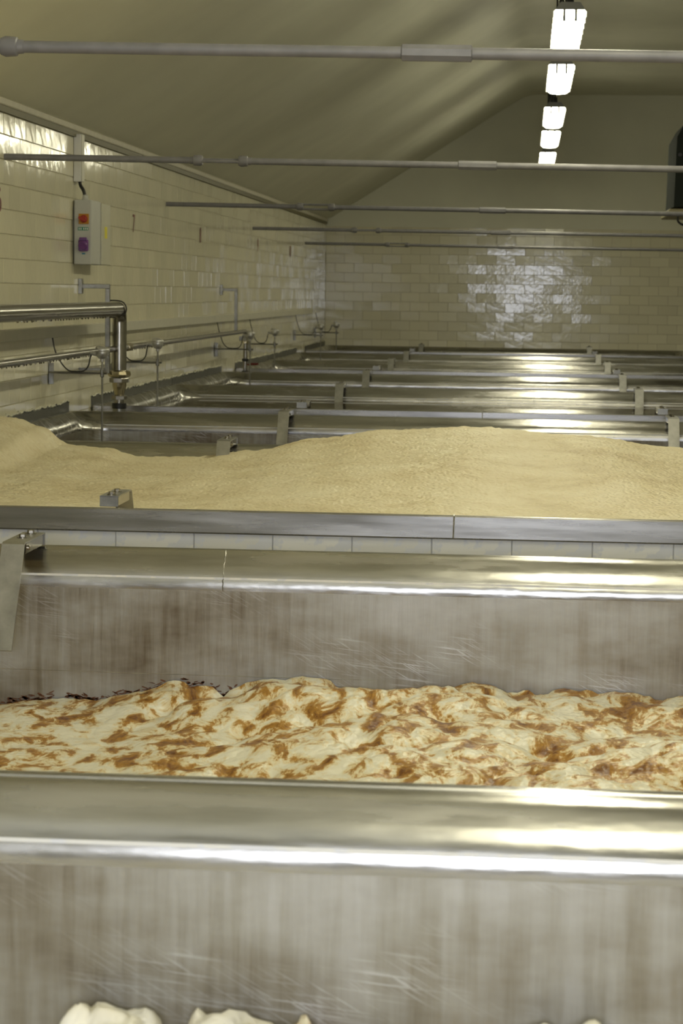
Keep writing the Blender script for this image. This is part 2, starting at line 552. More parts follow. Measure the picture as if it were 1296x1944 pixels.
# ------------------------------------------------------------------ fermenting tanks
TX0, TX1 = WX + 0.012, 2.74
FACE = [(0.016, -0.102, 0.01), (0.004, -0.100, 0.01), (0.0, -0.094, 0.01), (0.0, -0.006, 0.01), (0.003, -0.001, 0.012)]   # inset, height, corner radius
PROF = [(0.003, -0.001, 0.012), (0.010, 0.0, 0.015), (0.034, -0.001, 0.03)]
_d, _h, _a = 0.034, -0.001, 20.0
for _k in range(20):
    _a = 20 + 18 * min(1, _k / 3) + 10 * _k / 10 if _k < 10 else 48 + 42 * ((_k - 9) / 10) ** 0.9
    _s = 0.0082 if _k < 10 else 0.0092
    _d += _s * math.cos(math.radians(_a))
    _h -= _s * math.sin(math.radians(_a))
    PROF.append((_d, _h, 0.03 + 0.175 * min(1, (_k + 1) / 18)))
WALL = [PROF[-1], (_d + 0.001, -0.30, 0.205), (_d + 0.001, -0.72, 0.205)]
NC = 10
def ring(x0, x1, y0, y1, d, r):
    x0 += d; x1 -= d; y0 += d; y1 -= d
    out = []
    for cx, cy, a0 in ((x1 - r, y0 + r, -90), (x1 - r, y1 - r, 0), (x0 + r, y1 - r, 90), (x0 + r, y0 + r, 180)):
        for q in range(NC + 1):
            t = math.radians(a0 + 90 * q / NC)
            out.append((cx + r * math.cos(t), cy + r * math.sin(t)))
    return out

def loft(mb, rect, prof, zr, bottom=False):
    k0 = len(mb.v)
    nn = 4 * (NC + 1)
    for d, h, r in prof:
        mb.v += [Vector((x, y, zr + h)) for x, y in ring(*rect, d, r)]
    for i in range(len(prof) - 1):
        for q in range(nn):
            mb.f.append([k0 + i * nn + q, k0 + i * nn + (q + 1) % nn, k0 + (i + 1) * nn + (q + 1) % nn, k0 + (i + 1) * nn + q])
    if bottom:
        mb.f.append([k0 + (len(prof) - 1) * nn + q for q in range(nn)])
    return mb

def make_tank(y0, y1, label, seams, plinth_tiles=False):
    rect = (TX0, TX1, y0, y1)
    base = ((TX0 + TX1) / 2, (y0 + y1) / 2, 0)
    t = thing('fermenting_tank', base, label, 'tank')
    loft(MB(), rect, PROF, RIM).build('rim', 'lip', t, base, smooth=True, angle=60)
    loft(MB(), rect, FACE, RIM).build('rim_face', 'face', t, base, smooth=True, angle=30)
    loft(MB(), rect, WALL, RIM, True).build('inner_wall', 'wallsteel', t, base, smooth=True, angle=50)
    if plinth_tiles:
        pl = MB().box(TX0 + 0.02, TX1 - 0.02, y0 + 0.03, y0 + 0.13, 0, RIM - 0.09).build('plinth', 'white_grout', t, base)
        me = tile_mesh('tile', TW + 0.012 - 0.004, 0.158, 0.008, 'white_tile', 'y')
        for r in range(4):
            zt = RIM - 0.094 - 0.08 - r * 0.162
            x = TX0 + 0.19 + (0.168 if r % 2 else 0)
            while x < TX1 - 0.17:
                lay_tile(me, pl, (x - base[0], y0 + 0.022 - base[1], zt - base[2]), 0.3)
                x += TW + 0.012
    else:
        MB().box(TX0 + 0.02, TX1 - 0.02, y0 + 0.02, y0 + 0.12, 0, RIM - 0.09).build('plinth', 'white_tile', t, base)
    MB().box(TX0 + 0.02, TX1 - 0.02, y1 - 0.12, y1 - 0.02, 0, RIM - 0.09).build('plinth', 'white_tile', t, base)
    MB().box(TX1 - 0.12, TX1 - 0.021, y0 + 0.12, y1 - 0.12, 0, RIM - 0.09).build('plinth', 'white_tile', t, base)
    # wall flashing with ragged mastic bead
    MB().bbox(WX + 0.002, WX + 0.010, y0 + 0.01, y1 - 0.01, RIM - 0.02, RIM + 0.065, 0.002).build('wall_flashing', 'dull', t, base)
    sb = MB()
    y = y0 + 0.01
    pts = []
    while y < y1 - 0.02:
        pts.append((y, RIM + 0.066 + random.uniform(-0.006, 0.012)))
        y += 0.05
    sb.tube([(WX + 0.006, a, b_) for a, b_ in pts], [random.uniform(0.005, 0.013) for _ in pts], 6)
    sb.build('mastic_bead', 'sealant', t, base, smooth=True)
    db = MB()
    sel = [p for p in pts if 0.15 < noise.noise((p[0] * 1.3, y0, 0)) + 0.25]
    for a, b_ in sel:
        db.tube([(WX + 0.010, a - 0.03, b_ - 0.006), (WX + 0.011, a, b_ - 0.004), (WX + 0.010, a + 0.03, b_ - 0.005)], [0.003, 0.007, 0.003], 5)
    if sel:
        db.build('mastic_stain', 'tar', t, base)['kind'] = 'stuff'
    # weld seams across the near and far rim
    for sx, far in seams:
        w = MB()
        pr = [(d, h) for d, h, r in FACE[2:] + PROF]
        yy = (lambda d: y1 - d) if far else (lambda d: y0 + d)
        w.tube([(sx + random.uniform(-0.002, 0.002), yy(d), RIM + h - 0.001) for d, h in pr], [random.uniform(0.001, 0.0028) if far else random.uniform(0.003, 0.005) for _ in pr], 6)
        w.build('weld_seam', 'lip' if far else 'weld', t, base, smooth=True)
    return t

TANKS = [
    ('a', 0.34, 4.09, 'stainless steel tank with white curd foam lying low against its wall', [(0.9, True)], False),
    ('b', 4.105, 7.86, 'stainless steel tank holding cream foam marbled with brown', [(-1.05, True)], False),
    ('c', 9.22, 13.245, 'stainless steel tank heaped above its rim with tan foam', [(-0.28, False)], True),
    ('d', 13.26, 16.50, 'brown-stained open steel tank directly behind the heaped tan foam', [(-0.95, True)], False),
    ('e', 17.38, 21.39, 'steel tank brimming with still mirror-like liquid beside the thick drop pipe', [(-0.32, False), (0.1, True)], False),
    ('f', 21.405, 24.95, 'steel tank adjoining the brimming tank, in front of the thin drop pipe', [(0.25, True)], False),
    ('g', 26.15, 29.50, 'steel tank just behind the thin drop pipe', [(-0.1, False), (-0.3, True)], False),
    ('h', 29.515, 33.25, 'steel tank second from the tiled back wall', [(0.2, True)], False),
    ('i', 34.55, 37.97, 'last steel tank, standing against the tiled back wall', [(-0.15, True)], False)]
TK = {}
for key, a, b2, lab, seams, pt in TANKS:
    TK[key] = (make_tank(a, b2, lab, seams, pt), a, b2)

# liquid surfaces
def liquid(key, z, label, material='beer'):
    _, y0, y1 = TK[key]
    mb = MB()
    r = ring(TX0, TX1, y0, y1, WALL[1][0] + 0.002, 0.2)
    n = len(r)
    mb.add([(x, y, z) for x, y in r] + [(x, y, z - 0.06) for x, y in r],
           [list(range(n)), list(range(n, 2 * n))[::-1]] + [(i, (i + 1) % n, n + (i + 1) % n, n + i) for i in range(n)])
    o = mb.build('beer_surface', material, None, ((TX0 + TX1) / 2, (y0 + y1) / 2, z - 0.06))
    tag(o, label, 'liquid')
liquid('d', RIM - 0.52, 'dark liquid low in the brown-stained open tank')
liquid('e', RIM - 0.12, 'still liquid brimming in the tank beside the thick drop pipe')
liquid('f', RIM - 0.45, 'dark liquid in the tank in front of the thin drop pipe')
liquid('g', RIM - 0.45, 'dark liquid in the tank just behind the thin drop pipe')
liquid('h', RIM - 0.45, 'dark liquid in the tank second from the back wall')
liquid('i', RIM - 0.45, 'dark liquid in the last tank against the back wall')

# ------------------------------------------------------------------ foam heads
def heightfield(name, x0, x1, y0, y1, step, fn, material, label):
    nx, ny = int((x1 - x0) / step) + 1, int((y1 - y0) / step) + 1
    base = ((x0 + x1) / 2, (y0 + y1) / 2, RIM - 0.6)
    vs, fs = [], []
    for j in range(ny):
        y = y0 + (y1 - y0) * j / (ny - 1)
        for i in range(nx):
            x = x0 + (x1 - x0) * i / (nx - 1)
            px, py, z = fn(x, y)
            vs.append((px - base[0], py - base[1], z - base[2]))
    for j in range(ny - 1):
        for i in range(nx - 1):
            a = j * nx + i
            fs.append((a, a + 1, a + nx + 1, a + nx))
    me = bpy.data.meshes.new(name)
    me.from_pydata(vs, [], fs)
    me.polygons.foreach_set('use_smooth', [True] * len(fs))
    me.update()
    me.materials.append(M[material])
    o = bpy.data.objects.new(name, me)
    COL.objects.link(o)
    o.location = base
    return tag(o, label, 'foam')

def lerp(tbl, x):
    if x <= tbl[0][0]:
        return tbl[0][1]
    for (a, p), (c, q) in zip(tbl, tbl[1:]):
        if x <= c:
            t = (x - a) / (c - a)
            t = t * t * (3 - 2 * t)
            return p + (q - p) * t
    return tbl[-1][1]

def billow(x, y, s, seed, oc=3):
    return noise.turbulence(Vector((x * s, y * s, seed)), oc, True)

CREST = [(-3.3, 0.17), (-3.05, 0.15), (-2.88, 0.10), (-2.70, -0.005), (-2.5, -0.02), (-2.25, -0.07), (-1.95, -0.062), (-1.6, -0.02),
         (-1.2, 0.062), (-0.8, 0.118), (-0.3, 0.145), (0.3, 0.11), (0.9, 0.048), (1.6, 0.0), (2.7, -0.05)]
def foam_c(x, y):
    y0, y1 = 9.22 + 0.10, 13.245 - 0.10
    g = lerp(CREST, x)
    t = (y - y0) / (y1 - y0)
    prof = lerp([(0, 0.0), (0.25, 0.25), (0.55, 0.62), (0.86, 1.0), (1.0, 1.0)], t)
    h = -0.07 + (g + 0.07) * prof
    if x < -2.5:
        h -= 0.05 * max(0, 1 - abs(t - 0.45) / 0.4) * min(1, (-2.3 - x))
    h += 0.045 * (noise.noise((x * 1.1, y * 0.9, 3)))*(1 - t) + 0.012 * (billow(x, y, 9, 2) - 0.6)
    h += 0.006 * noise.noise((x * 22, y * 22, 1)) + 0.004 * noise.noise((x * 45, y * 45, 7))
    e = min(y - y0, y1 - y, x - (TX0 + 0.10), TX1 - 0.10 - x)
    h -= 0.10 * (1 - min(1, max(0, e) / 0.09)) ** 2
    return x, y, RIM + h
heightfield('foam_head', TX0 + 0.10, TX1 - 0.10, 9.32, 13.145, 0.022, foam_c, 'foam_tan', 'thick tan foam heaped above the rim of its tank')

def puff(x, y, s, seed, wob=0.35):
    w = wob / s
    px = x + w * noise.noise((x * s, y * s, seed + 9.1))
    py = y + w * noise.noise((x * s, y * s, seed + 17.3))
    d = noise.voronoi(Vector((px * s, py * s, seed)), distance_metric='DISTANCE_SQUARED')[0]
    return math.sqrt(max(0.0, 1.0 - min(1.0, d[0] * 1.5)))

def foam_b(x, y):
    h = -0.575 + 0.045 * min(1, max(0, x + 0.5)) + 0.045 * noise.noise((x * 1.3, y * 1.5, 5))
    m = 0.5 + 0.9 * noise.noise((x * 0.9, y * 1.1, 77))
    m = max(0.25, min(1.2, m + 0.3 * min(1, max(0, (x + 1.4) / 0.8))))
    h += m * (0.055 * puff(x, y, 3.2, 4) + 0.030 * puff(x, y, 8.0, 14) + 0.012 * puff(x, y, 19.0, 24))
    h += 0.004 * noise.noise((x * 40, y * 40, 2))
    if y > 7.25:
        h += (0.035 * max(0, noise.noise((x * 3.2, 0, 8))) + 0.035 * min(1, max(0, (x + 1.5) / 0.7))) * min(1, (y - 7.25) / 0.25)
    return x, y, RIM + h
heightfield('foam_head', TX0 + 0.15, TX1 - 0.15, 4.25, 7.722, 0.020, foam_b, 'foam_brown', 'lumpy cream foam marbled with brown patches')

# brown dried residue at the foam line and a faint horizontal weld on the rear wall of the marbled-foam tank
tb_, _y0, _y1 = TK['b']
_base = tuple(tb_.location)
_yw = _y1 - WALL[1][0]
MB().tube([(x, _yw + 0.0012, RIM - 0.440 + 0.003 * math.sin(x * 2)) for x in [-2.6 + 0.15 * i for i in range(15)]], 0.0018, 6).build('weld_seam', 'lip', tb_, _base, smooth=True)
_rs = MB()
for _ in range(150):
    x = random.choice((-1.78, -1.70, -1.58, -1.52, -1.42, -1.30, -1.16, -1.05)) + random.gauss(0, 0.028)
    z = foam_b(x, 7.722)[2] + abs(random.gauss(0, 0.009)) - 0.002
    w, h, q = random.uniform(0.006, 0.016), random.uniform(0.0015, 0.004), random.uniform(-0.5, 0.5)
    ring8 = [(x + w * math.cos(t) * random.uniform(0.6, 1.2) , _yw - 0.0025, z + h * math.sin(t) * random.uniform(0.5, 1.4) + q * w * math.cos(t)) for t in [i * math.pi / 4 for i in range(8)]]
    back = [(p[0], _yw + 0.001, p[2]) for p in ring8]
    _rs.add(ring8 + back, [list(range(8))] + [(i, (i + 1) % 8, 8 + (i + 1) % 8, 8 + i) for i in range(8)])
tag(_rs.build('foam_residue', 'residue', tb_, _base), kind='stuff')

HEAPS = [(-0.78, -0.66, 3.6, 3.86, 0.14), (-0.63, -0.58, 3.6, 3.82, 0.10), (-0.55, -0.37, 3.55, 3.86, 0.13), (0.04, 0.15, 3.70, 3.86, 0.12), (-0.30, -0.22, 3.72, 3.9, 0.09), (0.9, 1.8, 3.2, 3.9, 0.1)]
def foam_a(x, y):
    h = 0
    for xa, xb, ya, yb, a in HEAPS:
        dx = max(xa - x, 0, x - xb) / 0.045
        dy = max(ya - y, 0, y - yb) / 0.09
        h = max(h, a * math.exp(-(dx * dx + dy * dy)))
    h += -0.555 + 0.02 * noise.noise((x * 1.5, y * 1.5, 9)) + 0.04 * noise.noise((x * 8, y * 8, 19))
    h += 0.032 * puff(x, y, 11.0, 3, 0.6) + 0.026 * puff(x, y, 22.0, 6, 0.6) + 0.014 * puff(x, y, 45.0, 8, 0.6)
    return x + 0.012 * noise.noise((x * 18, y * 18, 33)), y + 0.012 * noise.noise((x * 18, y * 18, 63)), RIM + h
heightfield('foam_head', TX0 + 0.17, TX1 - 0.17, 0.50, 3.95, 0.011, foam_a, 'foam_white', 'white curdled foam low against the steel wall')

# ------------------------------------------------------------------ strap brackets on the tank rims
def make_bracket():
    """built at origin: rim edge at y=0, tank interior towards -y, z=0 is the rim top"""
    t = thing('strap_bracket', (0, 0, 0), 'x', 'bracket')
    w = 0.04
    mb = MB()
    th = 0.005
    # folded strap: top plate, then sloping tongue into the tank
    pr = [(-0.012, 0.046), (-0.33, 0.046), (-0.345, 0.040), (-0.352, 0.026), (-0.545, -0.30)]
    inn = [(-0.012, 0.041), (-0.328, 0.041), (-0.340, 0.036), (-0.346, 0.024), (-0.539, -0.303)]
    vs, fs = [], []
    k = len(pr)
    for x in (-w, w):
        vs += [(x, a, b_) for a, b_ in pr] + [(x, a, b_) for a, b_ in inn]
    for i in range(k - 1):
        fs += [(i, i + 1, 2 * k + i + 1, 2 * k + i), (k + i, 3 * k + i, 3 * k + i + 1, k + i + 1),
               (i, k + i, k + i + 1, i + 1), (2 * k + i, 2 * k + i + 1, 3 * k + i + 1, 3 * k + i)]
    fs += [(0, 2 * k, 3 * k, k), (k - 1, 2 * k - 1, 4 * k - 1, 3 * k - 1)]
    mb.add(vs, fs)
    mb.build('strap', 'strap', t, smooth=True)
    MB().bbox(-w, w, -0.017, -0.012, 0.0, 0.046, 0.001).build('back_plate', 'satin', t)
    ch = MB().bbox(-w + 0.004, -w + 0.010, -0.30, -0.03, 0.002, 0.040, 0.001).bbox(w - 0.010, w - 0.004, -0.30, -0.03, 0.002, 0.040, 0.001)
    ch.box(-w + 0.01, w - 0.01, -0.30, -0.03, 0.002, 0.007)
    ch.build('channel', 'bright', t)
    for y in (-0.07, -0.20):
        bm_ = MB().lathe((0, y, 0.0465), (0, 0, 1), [(0, 0.020), (0.003, 0.020)], 16)
        bo = bm_.build('washer', 'bright', t, smooth=True)
        MB().lathe((0, y, 0.0495), (0, 0, 1), hexprof(0.013, 0.011), 6).build('bolt', 'bright', bo)
    MB().lathe((w - 0.004, -0.27, 0.02), (1, 0, 0), [(0, 0.009), (0.004, 0.009), (0.008, 0.005)], 12).build('stud', 'bright', t, smooth=True)
    return t

brk = make_bracket()
used = [False]
def place_bracket(x, y, far, label, group):
    o = brk if not used[0] else copy_tree(brk)
    used[0] = True
    o.location = (x, y, RIM + 0.001)
    o.rotation_euler = (0, 0, 0 if far else math.pi)
    o['label'] = label
    o['group'] = group

DESC = {'a': 'the tank of white curd foam', 'b': 'the tank of brown-marbled foam', 'c': 'the heaped tan foam tank', 'd': 'the brown-stained open tank',
        'e': 'the brimming liquid tank', 'f': 'the tank before the thin drop pipe', 'g': 'the tank behind the thin drop pipe',
        'h': 'the second tank from the back wall', 'i': 'the tank at the back wall'}
for key in 'bcdefghi':
    _, y0, y1 = TK[key]
    for x in (-1.75, 1.085):
        place_bracket(x, y1 - 0.02 if key != 'i' else y1 - 0.05, True, 'strap bracket, rear rim of ' + DESC[key] + (', pipe side' if x < 0 else ', away from pipes'), 'rear strap brackets of ' + DESC[key])
for key in 'cegi':
    _, y0, y1 = TK[key]
    for x in (-1.75, 1.085):
        place_bracket(x, y0 + 0.04, False, 'strap bracket, front rim of ' + DESC[key] + (', pipe side' if x < 0 else ', away from pipes'), 'front strap brackets of ' + DESC[key])

# ------------------------------------------------------------------ tie rods across the room
def make_rod(y, zl, zr, rot, label):
    xl, xr = WX + 0.001, RX - 0.001
    zz = lambda x: zl + (zr - zl) * (x - WX) / 5.5
    base = (xl, y, zz(xl))
    t = thing('tie_rod', base, label, 'tie rod', 'tie rods across the room')
    P = lambda x: Vector((x, y, zz(x)))
    ax = (P(1) - P(0)).normalized()
    r = 0.0215
    MB().tube([P(xl), P(-2.17)], r, 16).build('rod', 'rod', t, base, smooth=True)
    MB().tube([P(-1.83), P(xr)], r, 16).build('rod', 'rod', t, base, smooth=True)
    L = 0.36
    c = P(-2.18)
    to = MB().lathe(c, ax, [(-0.02, 0.024), (0, 0.026), (0.004, 0.034), (0.045, 0.037), (0.062, 0.030)], 16).build('turnbuckle_end', 'rod', t, base, smooth=True)
    MB().lathe(c, ax, [(L - 0.062, 0.030), (L - 0.045, 0.037), (L - 0.004, 0.034), (L, 0.026), (L + 0.02, 0.024)], 16).build('turnbuckle_end', 'rod', t, base, smooth=True)
    sd = Vector((0, math.cos(rot), math.sin(rot)))
    for s in (-1, 1):
        MB().tube([c + ax * 0.03 + sd * 0.022 * s, c + ax * (L - 0.03) + sd * 0.022 * s], 0.010, 8).build('side_bar', 'rod', to, base, smooth=True)
    MB().lathe(P(-0.455), ax, [(0, 0.024), (0.004, 0.031), (0.246, 0.031), (0.25, 0.024)], 8).build('sleeve', 'rod', t, base)
    return t
for y, zl, zr, rot, lab in ((7.88, 2.545, 2.49, 0.2, 'grey tie rod nearest above the tan foam tank'), (14.45, 2.525, 2.475, 0.3, 'grey tie rod meeting the wall beside the red numeral 6'),
                            (21.03, 2.478, 2.432, 1.45, 'grey tie rod meeting the wall just past the control box'), (27.75, 2.444, 2.412, 0.2, 'grey tie rod second from the back wall'),
                            (34.4, 2.408, 2.373, 1.35, 'grey tie rod closest to the back wall')):
    make_rod(y, zl, zr, rot, lab)

# ------------------------------------------------------------------ fluorescent lamps
def make_lamp():
    """origin at the near end, underside of diffuser at z=0"""
    L, w = 2.32, 0.237
    t = thing('ceiling_lamp', (0, 0, 0), 'x', 'lamp')
    h = MB()
    vs = []
    for y in (0.0, L):
        vs += [(-w * 0.455, y, 0.075), (w * 0.455, y, 0.075), (w * 0.30, y, 0.13), (-w * 0.30, y, 0.13)]
    h.add(vs, [(0, 1, 2, 3), (4, 7, 6, 5), (0, 4, 5, 1), (1, 5, 6, 2), (2, 6, 7, 3), (3, 7, 4, 0)])
    h.build('housing', 'housing', t)
    d = MB()
    pr = [(-w * 0.455, 0.076), (-w / 2 + 0.002, 0.06), (-w / 2 + 0.008, 0.028), (-w / 2 + 0.035, 0.004), (-0.02, 0.0), (0.02, 0.0), (w / 2 - 0.035, 0.004), (w / 2 - 0.008, 0.028), (w / 2 - 0.002, 0.06), (w * 0.455, 0.076)]
    n = len(pr)
    vs = []
    for y, s, dz in ((0.004, 0.97, 0.006), (0.03, 1, 0), (L - 0.22, 1, 0), (L - 0.16, 0.78, 0.0), (L - 0.01, 0.66, 0.012)):
        vs += [(x * s, y, z + (dz if z < 0.05 else 0)) for x, z in pr]
    fs = [list(range(n))[::-1], [4 * n + i for i in range(n)]]
    for j in range(4):
        for i in range(n):
            fs.append((j * n + i, j * n + (i + 1) % n, (j + 1) * n + (i + 1) % n, (j + 1) * n + i))
    d.add(vs, fs)
    d.build('diffuser', 'diffuser', t, smooth=True, angle=30)
    for s in (-1, 1):
        for k in range(7):
            y = 0.08 + k * (L - 0.16) / 6
            MB().bbox(s * (w / 2 - 0.004) - 0.006, s * (w / 2 - 0.004) + 0.006, y - 0.015, y + 0.015, 0.03, 0.075, 0.002).build('clip', 'white_pl', t)
        MB().bbox(s * 0.042 - 0.009, s * 0.042 + 0.009, -0.012, 0.02, -0.006, 0.078, 0.002).build('end_tab', 'housing', t)
    for y in (0.06, L - 0.3):
        hk = MB().tube([(0, y, 0.13), (0, y, 0.19)], 0.026, 8).build('hanger', 'black', t, smooth=True)
        c = MB()
        z = 0.19
        top = CEIL - LAMPZ
        c.tube([(0, y, z), (0, y, top)], 0.010, 6)
        c.tube([(-0.07, y, 0.125), (-0.05, y, 0.28)], 0.008, 6)
        c.build('chain', 'black', hk, smooth=True)
    return t
lp = make_lamp()
ORD = ['last', 'second', 'third', 'fourth', 'fifth', 'sixth', 'seventh', 'eighth', 'ninth']
for i, y in enumerate((32.7, 28.4, 24.8, 20.2, 16.35, 12.5, 8.7, 4.9, 1.0)):
    o = lp if i == 0 else copy_tree(lp)
    o.location = (LAMPX, y, LAMPZ)
    o['label'] = ('lit twin fluorescent lamp hung on black chain, last of the row towards the back wall' if i == 0
                  else 'lit twin fluorescent lamp, %s in the row counted from the back wall' % ORD[i])
    o['group'] = 'row of fluorescent lamps'

# ------------------------------------------------------------------ services on the left wall
# horizontal trunking
o = MB().bbox(WX + 0.001, WX + 0.055, 0.5, 35.2, 1.315, 1.395, 0.004).build('cable_trunking', 'pale_pl', None, (WX, 0.5, 1.315))
tag(o, 'long pale cable trunking fixed along the tiled wall', 'trunking')
# vertical conduit above the control box
t = thing('conduit', (WX, 16.70, 2.47), 'white upright conduit above the control box', 'conduit')
MB().bbox(WX + 0.002, WX + 0.058, 16.68, 16.80, 2.475, 2.83, 0.003).build('cover', 'white_pl', t, (WX, 16.70, 2.47))
MB().bbox(WX + 0.058, WX + 0.064, 16.69, 16.79, 2.475, 2.83, 0.002).build('lid', 'pale_pl', t, (WX, 16.70, 2.47))
MB().tube(spline([(WX + 0.035, 16.74, 2.50), (WX + 0.045, 16.73, 2.45), (WX + 0.07, 16.72, 2.41), (WX + 0.085, 16.72, 2.36)]), 0.013, 8).build('cable', 'black', t, (WX, 16.70, 2.47), smooth=True)

# control box
bz0, bz1 = 1.852, 2.338
bx0, bx1 = WX + 0.012, WX + 0.145
by0, by1, by2 = 16.65, 17.02, 17.36
bo = (WX, by0, bz0)
t = thing('control_box', bo, 'grey control box with red switch and purple socket on tiled wall', 'control box')
MB().bbox(bx0, bx1, by0, by1, bz0, bz1, 0.006).build('switch_housing', 'enclosure', t, bo)
MB().bbox(bx0, bx1 - 0.004, by1 + 0.004, by2, bz0 + 0.002, bz1 - 0.012, 0.006).build('junction_housing', 'enclosure', t, bo)
lid = MB().bbox(bx1 - 0.004, bx1 + 0.012, by1 + 0.004, by2, bz0 + 0.002, bz1 - 0.012, 0.005).build('lid', 'enclosure_lid', t, bo)
MB().bbox(bx1 + 0.012, bx1 + 0.0135, by1 + 0.10, by1 + 0.20, 2.06, 2.15, 0.0005).build('warning_sticker', 'yellow', lid, bo)
for z in (bz0 + 0.008, bz1 - 0.014):
    MB().bbox(bx1 - 0.06, bx1 - 0.005, by1 - 0.10, by1 + 0.03, z - 0.004, z + 0.008, 0.001).build('latch', 'housing', t, bo)
cx = (bx0 + bx1) / 2
pl = MB().bbox(cx - 0.030, cx + 0.048, by0 - 0.010, by0, 2.155, 2.233, 0.002).build('switch_plate', 'orange', t, bo)
kn = MB().lathe((cx + 0.010, by0 - 0.010, 2.194), (0, -1, 0), [(0, 0.030), (0.012, 0.028), (0.014, 0.020), (0.03, 0.018)], 16)
kn.bbox(-0.034, 0.034, -0.012, 0.0, -0.010, 0.010, 0.002, Matrix.Translation((cx + 0.006, by0 - 0.030, 2.192)) @ Matrix.Rotation(0.45, 4, 'Y').to_4x4())
kn.build('switch_knob', 'red', t, bo, smooth=True)
MB().bbox(cx - 0.036, cx + 0.044, by0 - 0.002, by0, 2.108, 2.132, 0.0005).build('name_plate', 'green', t, bo)
for k in range(5):
    MB().box(cx - 0.030 + k * 0.014 + (0.006 if k > 1 else 0), cx - 0.022 + k * 0.014 + (0.006 if k > 1 else 0), by0 - 0.003, by0 - 0.002, 2.113, 2.127).build('lettering', 'white_pl', t, bo)
so = MB().bbox(cx - 0.028, cx + 0.046, by0 - 0.03, by0, 1.95, 2.04, 0.008)
so.lathe((cx + 0.009, by0 - 0.03, 2.0), (0, -1, -0.35), [(0, 0.034), (0.02, 0.034), (0.03, 0.028)], 16)
so.bbox(cx - 0.02, cx + 0.038, by0 - 0.04, by0 - 0.02, 2.03, 2.055, 0.004)
so.build('socket', 'purple', t, bo)
MB().bbox(cx - 0.005, cx + 0.020, by0 - 0.002, by0, 1.928, 1.938, 0.0005).build('rating_label', 'blue', t, bo)
MB().lathe((WX + 0.085, 16.72, bz1 - 0.001), (0, 0, 1), [(0, 0.028), (0.012, 0.028), (0.014, 0.022), (0.034, 0.022), (0.042, 0.014)], 12).build('cable_gland', 'enclosure', t, bo)
MB().bbox(bx0 - 0.011, bx0 + 0.001, by0 + 0.04, by1 - 0.04, bz0 + 0.05, bz1 - 0.05, 0.001).build('mounting_plate', 'housing', t, bo)

# painted numerals
def numeral(txt, y, label):
    cu = bpy.data.curves.new('wall_numeral', 'FONT')
    cu.body = txt
    cu.size = 0.225
    cu.extrude = 0.0008
    cu.align_x = 'CENTER'
    o = bpy.data.objects.new('wall_numeral', cu)
    COL.objects.link(o)
    dg = bpy.context.evaluated_depsgraph_get()
    me = bpy.data.meshes.new_from_object(o.evaluated_get(dg))
    bpy.data.objects.remove(o)
    me.materials.clear()
    me.materials.append(M['number'])
    o = bpy.data.objects.new('wall_numeral', me)
    COL.objects.link(o)
    o.location = (WX + 0.004, y, 2.165)
    o.rotation_euler = (math.radians(90), 0, math.radians(90))
    tag(o, label, 'numeral')
for txt, y, wh in (('6', 14.30, 'above the two pipes before the control box'), ('7', 19.27, 'just past the control box'), ('8', 23.27, 'before the thin pipe bracket'),
                   ('9', 28.3, 'past the thin drop pipe'), ('10', 32.2, 'closest to the back wall')):
    numeral(txt, y, 'dark red wall numeral %s ' % txt + wh)

# pipe support frames
def support(y, zt, zb, xo, label, lower=True):
    b0 = (WX, y, zb)
    t = thing('pipe_support', b0, label, 'bracket')
    MB().bbox(WX + 0.001, WX + 0.030, y - 0.03, y + 0.03, zt - 0.06, zt + 0.055, 0.002).build('wall_plate', 'satin', t, b0)
    MB().bbox(WX + 0.008, xo + 0.018, y - 0.016, y + 0.016, zt - 0.018, zt + 0.016, 0.003).build('arm', 'satin', t, b0)
    MB().bbox(xo - 0.018, xo + 0.018, y - 0.0155, y + 0.0155, zb, zt - 0.018, 0.003).build('post', 'satin', t, b0)
    if lower:
        for z in (zb + 0.03, zb + 0.15):
            MB().bbox(WX + 0.002, xo - 0.018, y - 0.010, y + 0.010, z - 0.010, z + 0.010, 0.002).build('arm', 'satin', t, b0)
    return t
support(16.90, 1.69, 1.02, -3.205, 'steel bracket carrying the thick pipe on the wall')
support(24.85, 1.675, 1.20, -3.25, 'steel bracket carrying the thin pipe on the wall', False)

# thick pipe with elbow and drop to the tank rim
UX, UZ, UY, UR = -3.125, 1.517, 16.97, 0.0555
og = (UX, UY, 0.60)
t = thing('drop_pipe', og, 'thick steel pipe with elbow dropping through unions to the tank rim', 'pipe')
MB().tube([(UX, 0.6, UZ), (UX, UY - 0.10, UZ)], UR, 20).build('horizontal_run', 'bright', t, og, smooth=True)
MB().tube([(UX, UY - 0.10 + 0.10 * math.sin(a), UZ - 0.10 + 0.10 * math.cos(a)) for a in [math.radians(9 * k) for k in range(11)]], UR, 20).build('elbow', 'bright', t, og, smooth=True)
MB().tube([(UX, UY, UZ - 0.10), (UX, UY, 1.04)], UR, 20).build('vertical_run', 'bright', t, og, smooth=True)
MB().lathe((UX, UY, 1.045), (0, 0, -1), [(0, 0.06), (0.01, 0.088), (0.035, 0.094), (0.05, 0.085), (0.056, 0.06)], 10).build('union_nut', 'brass', t, og)
MB().lathe((UX, UY, 0.985), (0, 0, -1), [(0, 0.078), (0.004, 0.08), (0.034, 0.08), (0.038, 0.06)], 8).build('union_nut', 'bright', t, og)
MB().lathe((UX, UY, 0.947), (0, 0, -1), [(0, 0.056), (0.03, 0.054), (0.06, 0.045), (0.10, 0.036)], 20).build('reducer', 'brass', t, og, smooth=True)
MB().lathe((UX, UY, 0.847), (0, 0, -1), [(0, 0.058), (0.003, 0.061), (0.028, 0.061), (0.031, 0.045)], 6).build('union_nut', 'bright', t, og)
MB().lathe((UX, UY, 0.816), (0, 0, -1), [(0, 0.036), (0.03, 0.036)], 16).build('spigot', 'bright', t, og, smooth=True)
